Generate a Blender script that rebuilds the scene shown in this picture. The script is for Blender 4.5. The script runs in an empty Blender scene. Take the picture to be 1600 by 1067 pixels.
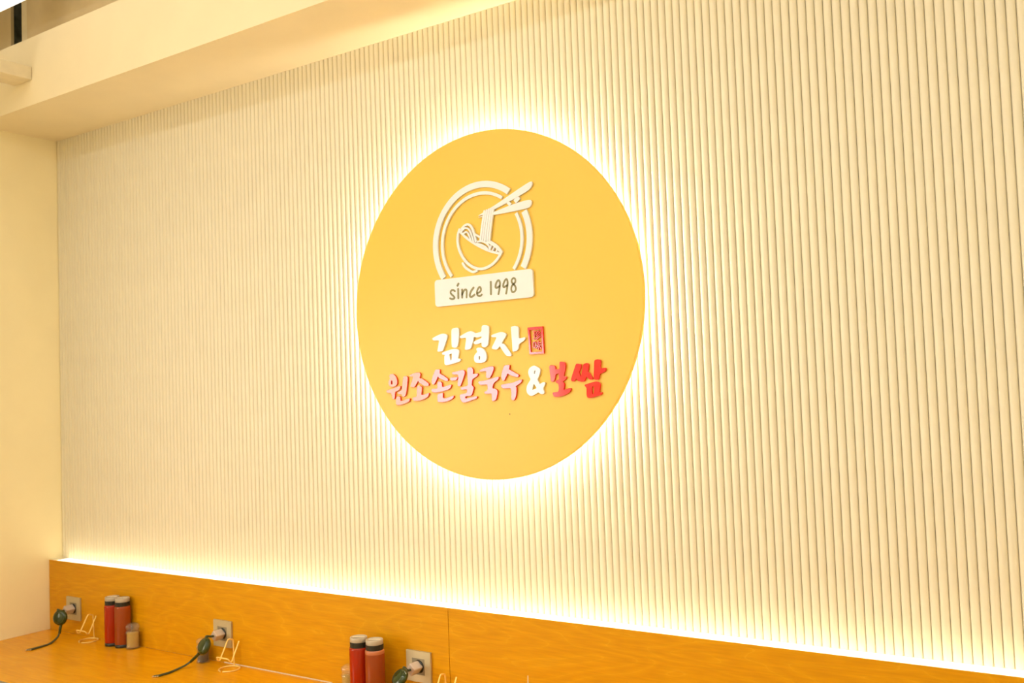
import bpy, math, random
from mathutils import Vector, Matrix

# ------------------------------------------------------------------ scene, camera, light, exposure
scene = bpy.context.scene
C = scene.collection
ZO = 1.88                       # height of the sign's centre above the floor

cam_data = bpy.data.cameras.new('camera')
cam_data.sensor_width = 36.0
cam_data.lens = 1501.73 / 1600.0 * 36.0
cam_data.clip_start = 0.02
cam_data.dof.use_dof = True
cam_data.dof.focus_distance = 2.55
cam_data.dof.aperture_fstop = 4.5
cam = bpy.data.objects.new('camera', cam_data)
C.objects.link(cam)
_r = Vector((0.8286, 0.5585, -0.0372)).normalized()
_f = Vector((-0.5567, 0.8292, 0.0492)).normalized()
_u = _r.cross(_f).normalized()
_r = _f.cross(_u).normalized()
M = Matrix((_r, _u, -_f)).transposed().to_4x4()
M.translation = Vector((1.7868, -2.2704, -0.2429 + ZO))
cam.matrix_world = M
scene.camera = cam

world = bpy.data.worlds.new('world')
scene.world = world
world.use_nodes = True
world.node_tree.nodes['Background'].inputs[0].default_value = (0.9, 0.95, 1.0, 1)
world.node_tree.nodes['Background'].inputs[1].default_value = 0.3

ADDED_LAMP = 15.5       # unseen ceiling battens added to brighten the room
LAMP_NEAR = 1.1   # dimmed batten beside the soffit
DAY = 8.3         # daylight in the window panes
HALO = 105.0       # strip behind the round sign
LEDGE = 2.5       # strip in the ledge behind the counter
LAMP_COL = (1.0, 0.985, 0.915)
LED_COL = (1.0, 0.85, 0.55)
HALO_COL = (1.0, 0.92, 0.77)
DAY_COL = (1.0, 0.97, 0.93)

vs = scene.view_settings
vs.view_transform = 'Standard'
vs.look = 'None'
vs.gamma = 1.0
vs.use_curve_mapping = False
vs.exposure = 0.03

# ------------------------------------------------------------------ materials
def srgb(r, g, b):
    def f(c):
        c /= 255.0
        return c / 12.92 if c <= 0.04045 else ((c + 0.055) / 1.055) ** 2.4
    return (f(r), f(g), f(b))

MATS = {}
def mat(name, col, rough=0.5, metal=0.0, coat=0.0, ior=1.5, trans=0.0, emit=None, estr=0.0,
        var=0.04, scale=30.0, bump=0.0, spec=0.5, alpha=1.0):
    m = bpy.data.materials.new(name)
    m.use_nodes = True
    nt = m.node_tree
    b = nt.nodes['Principled BSDF']
    b.inputs['Roughness'].default_value = rough
    b.inputs['Metallic'].default_value = metal
    b.inputs['IOR'].default_value = ior
    b.inputs['Specular IOR Level'].default_value = spec
    b.inputs['Coat Weight'].default_value = coat
    b.inputs['Coat Roughness'].default_value = 0.03
    b.inputs['Transmission Weight'].default_value = trans
    b.inputs['Alpha'].default_value = alpha
    if emit:
        b.inputs['Emission Color'].default_value = (*emit, 1)
        b.inputs['Emission Strength'].default_value = estr
    tc = nt.nodes.new('ShaderNodeTexCoord')
    nz = nt.nodes.new('ShaderNodeTexNoise')
    nz.inputs['Scale'].default_value = scale
    nz.inputs['Detail'].default_value = 4
    nt.links.new(tc.outputs['Object'], nz.inputs['Vector'])
    rp = nt.nodes.new('ShaderNodeValToRGB')
    rp.color_ramp.elements[0].position = 0.3
    rp.color_ramp.elements[1].position = 0.7
    rp.color_ramp.elements[0].color = tuple(c * (1 - var) for c in col) + (1,)
    rp.color_ramp.elements[1].color = tuple(min(1, c * (1 + var)) for c in col) + (1,)
    nt.links.new(nz.outputs['Fac'], rp.inputs['Fac'])
    nt.links.new(rp.outputs['Color'], b.inputs['Base Color'])
    if bump:
        bp = nt.nodes.new('ShaderNodeBump')
        bp.inputs['Strength'].default_value = bump
        bp.inputs['Distance'].default_value = 0.001
        nt.links.new(nz.outputs['Fac'], bp.inputs['Height'])
        nt.links.new(bp.outputs['Normal'], b.inputs['Normal'])
    MATS[name] = m
    return m

def wood(name, base, line, dark, stretch, rough=0.32):
    """stained plywood: wandering contour lines of the rotary-cut veneer over a fine fibre"""
    m = bpy.data.materials.new(name)
    m.use_nodes = True
    nt = m.node_tree
    N, Lk = nt.nodes, nt.links
    b = N['Principled BSDF']
    b.inputs['Roughness'].default_value = rough
    b.inputs['Specular IOR Level'].default_value = 0.22
    tc = N.new('ShaderNodeTexCoord')
    mp = N.new('ShaderNodeMapping')
    mp.inputs['Scale'].default_value = stretch
    Lk.new(tc.outputs['Object'], mp.inputs['Vector'])
    n1 = N.new('ShaderNodeTexNoise')
    n1.inputs['Scale'].default_value = 2.2
    n1.inputs['Detail'].default_value = 2.5
    n1.inputs['Roughness'].default_value = 0.45
    n1.inputs['Distortion'].default_value = 0.5
    Lk.new(mp.outputs['Vector'], n1.inputs['Vector'])
    mul = N.new('ShaderNodeMath'); mul.operation = 'MULTIPLY'; mul.inputs[1].default_value = 10.0
    Lk.new(n1.outputs['Fac'], mul.inputs[0])
    fr = N.new('ShaderNodeMath'); fr.operation = 'FRACT'
    Lk.new(mul.outputs[0], fr.inputs[0])
    rp = N.new('ShaderNodeValToRGB')
    e = rp.color_ramp.elements
    e[0].position = 0.0; e[0].color = (*line, 1)
    e[1].position = 1.0; e[1].color = (*base, 1)
    x = e.new(0.07); x.color = (*base, 1)
    x = e.new(0.55); x.color = (*[0.5 * (p + q) for p, q in zip(base, dark)], 1)
    x = e.new(0.96); x.color = (*base, 1)
    Lk.new(fr.outputs[0], rp.inputs['Fac'])
    mp2 = N.new('ShaderNodeMapping')
    mp2.inputs['Scale'].default_value = tuple(s * (4 if i == 0 else 60) for i, s in enumerate((1, 1, 1)))
    Lk.new(tc.outputs['Object'], mp2.inputs['Vector'])
    n2 = N.new('ShaderNodeTexNoise')
    n2.inputs['Scale'].default_value = 3.0
    n2.inputs['Detail'].default_value = 5
    Lk.new(mp2.outputs['Vector'], n2.inputs['Vector'])
    mx = N.new('ShaderNodeMix'); mx.data_type = 'RGBA'; mx.blend_type = 'MULTIPLY'
    mx.inputs['Factor'].default_value = 0.45
    rp2 = N.new('ShaderNodeValToRGB')
    rp2.color_ramp.elements[0].position = 0.3; rp2.color_ramp.elements[0].color = (0.72, 0.68, 0.6, 1)
    rp2.color_ramp.elements[1].position = 0.65; rp2.color_ramp.elements[1].color = (1, 1, 1, 1)
    Lk.new(n2.outputs['Fac'], rp2.inputs['Fac'])
    Lk.new(rp.outputs['Color'], mx.inputs[6])
    Lk.new(rp2.outputs['Color'], mx.inputs[7])
    Lk.new(mx.outputs[2], b.inputs['Base Color'])
    MATS[name] = m
    return m

mat('rib_paint', (0.82, 0.763, 0.60), 0.45, var=0.02, scale=8)
mat('wall_paint', (0.95, 0.84, 0.53), 0.7, var=0.02, scale=6, bump=0.1)
mat('soffit_paint', (0.91, 0.79, 0.53), 0.65, var=0.02, scale=6)
mat('upper_paint', (0.74, 0.60, 0.36), 0.8, var=0.06, scale=9, bump=0.2)
mat('floor_tile', (0.36, 0.28, 0.19), 0.5, var=0.1, scale=4)
mat('ceiling_paint', (0.75, 0.70, 0.60), 0.8)
mat('yellow', (0.88, 0.575, 0.078), 0.42, var=0.008, scale=3, spec=0.5)
mat('white_acrylic', (0.89, 0.90, 0.95), 0.22, coat=0.3, var=0.01)
mat('red_acrylic', (0.86, 0.012, 0.018), 0.10, ior=1.75, spec=0.5, var=0.02)
mat('olive', srgb(144, 140, 106), 0.6, var=0.05)
mat('speck', (0.25, 0.12, 0.03), 0.7)
mat('alu', (0.75, 0.72, 0.66), 0.35, metal=1.0)
mat('plate', srgb(196, 186, 152), 0.38, metal=0.35, var=0.03, scale=60)
mat('insert', srgb(140, 130, 108), 0.45, var=0.04)
mat('black_plastic', (0.012, 0.013, 0.010), 0.35, var=0.1)
mat('adapter', srgb(196, 178, 164), 0.22, coat=0.4, var=0.03)
mat('reel_green', (0.018, 0.038, 0.005), 0.14, coat=0.2, var=0.05)
mat('cable_green', (0.045, 0.058, 0.022), 0.4, var=0.1)
mat('tip_metal', (0.80, 0.72, 0.58), 0.3, metal=0.8)
mat('gold', (1.0, 0.74, 0.24), 0.35, metal=0.4, var=0.03)
mat('sauce_red', (0.37, 0.018, 0.001), 0.14, spec=0.35, coat=0.0, var=0.06, scale=20)
mat('sauce_brown', (0.29, 0.052, 0.008), 0.14, spec=0.35, coat=0.0, var=0.06, scale=20)
mat('clear_band', srgb(186, 108, 66), 0.25, coat=0.4)
mat('lid', srgb(184, 174, 156), 0.28, coat=0.2, var=0.03)
mat('lid_ridge', srgb(240, 228, 205), 0.3)
def clear_glass(name):
    m = bpy.data.materials.new(name); m.use_nodes = True
    nt = m.node_tree; N = nt.nodes
    for n in list(N):
        if n.type == 'BSDF_PRINCIPLED': N.remove(n)
    out = [n for n in N if n.type == 'OUTPUT_MATERIAL'][0]
    tr = N.new('ShaderNodeBsdfTransparent'); tr.inputs[0].default_value = (0.97, 0.97, 0.95, 1)
    gl = N.new('ShaderNodeBsdfGlossy'); gl.inputs['Roughness'].default_value = 0.06
    df = N.new('ShaderNodeBsdfDiffuse'); df.inputs[0].default_value = (0.9, 0.88, 0.82, 1)
    lw = N.new('ShaderNodeLayerWeight'); lw.inputs[0].default_value = 0.12
    a = N.new('ShaderNodeMixShader'); b = N.new('ShaderNodeMixShader')
    a.inputs[0].default_value = 0.07
    nt.links.new(tr.outputs[0], a.inputs[1]); nt.links.new(df.outputs[0], a.inputs[2])
    nt.links.new(lw.outputs['Facing'], b.inputs[0]); nt.links.new(a.outputs[0], b.inputs[1]); nt.links.new(gl.outputs[0], b.inputs[2])
    nt.links.new(b.outputs[0], out.inputs[0])
    MATS[name] = m
clear_glass('glass')
mat('spice', srgb(184, 146, 56), 0.9, var=0.25, scale=400)
mat('pepper', srgb(90, 66, 30), 0.9, var=0.5, scale=500)
mat('beam_paint', (0.84, 0.74, 0.52), 0.6)
mat('slot_shade', (0.13, 0.135, 0.105), 0.9, var=0.5, scale=25)  # dark mottled colour, puts the slot's inner shade into its lining
mat('caulk', srgb(225, 205, 180), 0.5)
mat('halo_led', (0.9, 0.9, 0.9), emit=HALO_COL, estr=HALO)
mat('ledge_led', (0.9, 0.9, 0.9), emit=LED_COL, estr=LEDGE)
mat('added_lamp_led', (0.9, 0.9, 0.9), emit=LAMP_COL, estr=ADDED_LAMP)
mat('lamp_led_dim', (0.9, 0.9, 0.9), emit=(1.0, 0.97, 0.92), estr=LAMP_NEAR)
mat('lamp_body', (0.85, 0.85, 0.83), 0.4)
mat('pane', (0.9, 0.92, 0.95), 0.1, emit=DAY_COL, estr=DAY)
mat('pane_warm_tint', (0.9, 0.86, 0.8), 0.1, emit=(1.0, 0.84, 0.62), estr=DAY)  # glow tinted warm to put a peach reflection on the left letters
mat('frame', (0.70, 0.62, 0.48), 0.4)
wood('ply', (0.72, 0.345, 0.003), (0.76, 0.385, 0.008), (0.65, 0.285, 0.002), (0.9, 0.9, 3.8))
wood('ply_top', (0.84, 0.380, 0.003), (0.83, 0.40, 0.008), (0.74, 0.305, 0.002), (0.8, 3.2, 1.2), 0.25)

# ------------------------------------------------------------------ mesh helpers
class MB:
    def __init__(s): s.v = []; s.f = []; s.sm = []
    def add(s, v, f, smooth=False):
        o = len(s.v); s.v += [tuple(p) for p in v]
        for q in f: s.f.append(tuple(i + o for i in q)); s.sm.append(smooth)
        return s
    def box(s, x0, x1, y0, y1, z0, z1):
        v = [(x0, y0, z0), (x1, y0, z0), (x1, y1, z0), (x0, y1, z0), (x0, y0, z1), (x1, y0, z1), (x1, y1, z1), (x0, y1, z1)]
        return s.add(v, [(0, 3, 2, 1), (4, 5, 6, 7), (0, 1, 5, 4), (1, 2, 6, 5), (2, 3, 7, 6), (3, 0, 4, 7)])
    def bbox(s, x0, x1, y0, y1, z0, z1, b=0.001):
        """box with chamfered edges"""
        xs = (x0, x0 + b, x1 - b, x1); ys = (y0, y0 + b, y1 - b, y1); zs = (z0, z0 + b, z1 - b, z1)
        import itertools
        idx = {}; v = []
        def P(i, j, k):
            if (i, j, k) not in idx: idx[(i, j, k)] = len(v); v.append((xs[i], ys[j], zs[k]))
            return idx[(i, j, k)]
        f = []
        f.append((P(1,1,0), P(1,2,0), P(2,2,0), P(2,1,0))); f.append((P(1,1,3), P(2,1,3), P(2,2,3), P(1,2,3)))
        f.append((P(1,0,1), P(2,0,1), P(2,0,2), P(1,0,2))); f.append((P(1,3,1), P(1,3,2), P(2,3,2), P(2,3,1)))
        f.append((P(0,1,1), P(0,1,2), P(0,2,2), P(0,2,1))); f.append((P(3,1,1), P(3,2,1), P(3,2,2), P(3,1,2)))
        lo = lambda a: 1 if a == 0 else 2
        for j in (0, 3):
            for k in (0, 3):
                f.append((P(1, j, lo(k)), P(2, j, lo(k)), P(2, lo(j), k), P(1, lo(j), k)))
                f.append((P(j, 1, lo(k)), P(j, 2, lo(k)), P(lo(j), 2, k), P(lo(j), 1, k)))
                f.append((P(j, lo(k), 1), P(j, lo(k), 2), P(lo(j), k, 2), P(lo(j), k, 1)))
        for i in (0, 3):
            for j in (0, 3):
                for k in (0, 3):
                    f.append((P(i, lo(j), lo(k)), P(lo(i), j, lo(k)), P(lo(i), lo(j), k)))
        return s.add(v, f)
    def lathe(s, prof, n=28, cx=0, cy=0, smooth=True):
        v = []; f = []
        for r, z in prof:
            for i in range(n):
                a = 2 * math.pi * i / n
                v.append((cx + r * math.cos(a), cy + r * math.sin(a), z))
        for k in range(len(prof) - 1):
            for i in range(n):
                j = (i + 1) % n
                f.append((k * n + i, k * n + j, (k + 1) * n + j, (k + 1) * n + i))
        s.add(v, f, smooth)
        for k, rev in ((0, True), (len(prof) - 1, False)):
            if prof[k][0] > 1e-6:
                c = [v[k * n + i] for i in range(n)]
                s.add(c, [tuple(range(n))[::-1] if rev else tuple(range(n))])
        return s
    def tube(s, pts, r, n=8, cap=True):
        pts = [Vector(p) for p in pts]
        rs = r if isinstance(r, (list, tuple)) else [r] * len(pts)
        t0 = (pts[1] - pts[0]).normalized()
        up = Vector((0, 0, 1)) if abs(t0.z) < 0.9 else Vector((1, 0, 0))
        nrm = t0.cross(up).normalized()
        v = []; f = []
        for i, p in enumerate(pts):
            if i == 0: t = t0
            elif i == len(pts) - 1: t = (pts[-1] - pts[-2]).normalized()
            else: t = (pts[i + 1] - pts[i - 1]).normalized()
            nrm = (nrm - t * nrm.dot(t)).normalized()
            bi = t.cross(nrm)
            for k in range(n):
                a = 2 * math.pi * k / n
                v.append(p + (nrm * math.cos(a) + bi * math.sin(a)) * rs[i])
        for i in range(len(pts) - 1):
            for k in range(n):
                j = (k + 1) % n
                f.append((i * n + k, i * n + j, (i + 1) * n + j, (i + 1) * n + k))
        s.add(v, f, True)
        if cap:
            s.add(v[:n], [tuple(range(n))[::-1]]); s.add(v[-n:], [tuple(range(n))])
        return s
    def mesh(s, name):
        me = bpy.data.meshes.new(name)
        me.from_pydata(s.v, [], s.f)
        me.polygons.foreach_set('use_smooth', s.sm)
        me.update()
        return me
    def build(s, name, m, parent=None, loc=(0, 0, 0)):
        me = s.mesh(name); me.materials.append(MATS[m])
        o = bpy.data.objects.new(name, me); C.objects.link(o); o.location = loc
        if parent: o.parent = parent
        return o

def tag(o, label=None, cat=None, group=None, kind=None):
    if label: o['label'] = label
    if cat: o['category'] = cat
    if group: o['group'] = group
    if kind: o['kind'] = kind
    return o
def thing(name, label, cat, loc=(0, 0, 0), group=None):
    o = bpy.data.objects.new(name, None); C.objects.link(o); o.location = loc
    o.empty_display_size = 0.05
    return tag(o, label, cat, group)
def copy_tree(o, parent=None):
    c = o.copy(); C.objects.link(c)
    if parent: c.parent = parent
    for ch in list(o.children): copy_tree(ch, c)
    return c
def catmull(p, n=6):
    p = [Vector(q) for q in p]
    if len(p) < 3: return p
    q = [p[0] * 2 - p[1]] + p + [p[-1] * 2 - p[-2]]
    out = []
    for i in range(1, len(q) - 2):
        for k in range(n):
            t = k / n
            a, b, c, d = q[i - 1], q[i], q[i + 1], q[i + 2]
            out.append(0.5 * ((2 * b) + (c - a) * t + (2 * a - 5 * b + 4 * c - d) * t * t + (3 * b - a - 3 * c + d) * t ** 3))
    out.append(p[-1])
    return out
def chaikin(p, n=2):
    for _ in range(n):
        o = []
        for i in range(len(p)):
            a, b = p[i], p[(i + 1) % len(p)]
            o.append((a[0] * .78 + b[0] * .22, a[1] * .78 + b[1] * .22))
            o.append((a[0] * .22 + b[0] * .78, a[1] * .22 + b[1] * .78))
        p = o
    return p
def plate_from_outlines(name, polys, y_front, thick, m, parent, smooth=2, bevel=0.0004):
    """flat cut-out standing off the sign: outlines in mm (x right, z up), holes by even-odd"""
    cu = bpy.data.curves.new(name, 'CURVE')
    cu.dimensions = '2D'; cu.fill_mode = 'BOTH'
    cu.extrude = thick / 2 - bevel; cu.bevel_depth = bevel; cu.bevel_resolution = 1; cu.offset = -bevel
    for p in polys:
        q = chaikin(p, smooth) if smooth else p
        sp = cu.splines.new('POLY'); sp.points.add(len(q) - 1)
        for i, (x, z) in enumerate(q): sp.points[i].co = (x / 1000, z / 1000, 0, 1)
        sp.use_cyclic_u = True
    tmp = bpy.data.objects.new('tmp', cu); C.objects.link(tmp)
    dg = bpy.context.evaluated_depsgraph_get()
    me = bpy.data.meshes.new_from_object(tmp.evaluated_get(dg))
    bpy.data.objects.remove(tmp); bpy.data.curves.remove(cu)
    me.name = name
    me.transform(Matrix.Translation((0, y_front + thick / 2, 0)) @ Matrix.Rotation(math.pi / 2, 4, 'X'))
    me.materials.clear(); me.materials.append(MATS[m])
    for p in me.polygons: p.use_smooth = False
    o = bpy.data.objects.new(name, me); C.objects.link(o); o.parent = parent
    return o
def stroke_mb(mb, w, pts, y_front, thick, ncat=6, cap=5):
    """round-ended raised stroke along a centre line in mm"""
    c = [Vector((p[0] / 1000, p[1] / 1000)) for p in pts]
    c = catmull(c, ncat) if len(c) > 2 else c
    r = w / 2000
    L, R = [], []
    for i, p in enumerate(c):
        t = (c[min(i + 1, len(c) - 1)] - c[max(i - 1, 0)]).normalized()
        n = Vector((-t.y, t.x))
        L.append(p + n * r); R.append(p - n * r)
    t0 = (c[1] - c[0]).normalized(); t1 = (c[-1] - c[-2]).normalized()
    def arc(p, t, a0):
        n = Vector((-t.y, t.x))
        return [p + (n * math.cos(a) + t * math.sin(a)) * r for a in [math.pi * k / cap for k in range(1, cap)]]
    cap1 = arc(c[-1], t1, 0)
    cap0 = [p for p in arc(c[0], -t0, 0)]
    # front and back strips
    n = len(c); y0, y1 = y_front, y_front + thick
    v = [(p.x, y0, p.y) for p in L] + [(p.x, y0, p.y) for p in R] + [(p.x, y1, p.y) for p in L] + [(p.x, y1, p.y) for p in R]
    f = []
    for i in range(n - 1):
        f.append((i, i + 1, n + i + 1, n + i)); f.append((2 * n + i, 3 * n + i, 3 * n + i + 1, 2 * n + i + 1))
        f.append((i, 2 * n + i, 2 * n + i + 1, i + 1)); f.append((n + i, n + i + 1, 3 * n + i + 1, 3 * n + i))
    mb.add(v, f)
    for a, capp, b in ((L[-1], cap1, R[-1]), (R[0], cap0, L[0])):
        ring = [a] + capp + [b]; k = len(ring)
        v = [(p.x, y0, p.y) for p in ring] + [(p.x, y1, p.y) for p in ring]
        f = [tuple(range(k)), tuple(range(2 * k - 1, k - 1, -1))] + [(i, k + i, k + i + 1, i + 1) for i in range(k - 1)]
        mb.add(v, f)
def arc_band(mb, cx, cz, r0, r1, a0, a1, y_front, thick, n=48):
    v = []; f = []
    for i in range(n + 1):
        a = math.radians(a0 + (a1 - a0) * i / n)
        for r in (r0, r1):
            for y in (y_front, y_front + thick):
                v.append(((cx + r * math.cos(a)) / 1000, y, (cz + r * math.sin(a)) / 1000))
    for i in range(n):
        k = 4 * i
        f += [(k, k + 4, k + 6, k + 2), (k + 1, k + 3, k + 7, k + 5), (k, k + 1, k + 5, k + 4), (k + 2, k + 6, k + 7, k + 3)]
    f += [(0, 2, 3, 1), (4 * n, 4 * n + 1, 4 * n + 3, 4 * n + 2)]
    mb.add(v, f)

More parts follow.
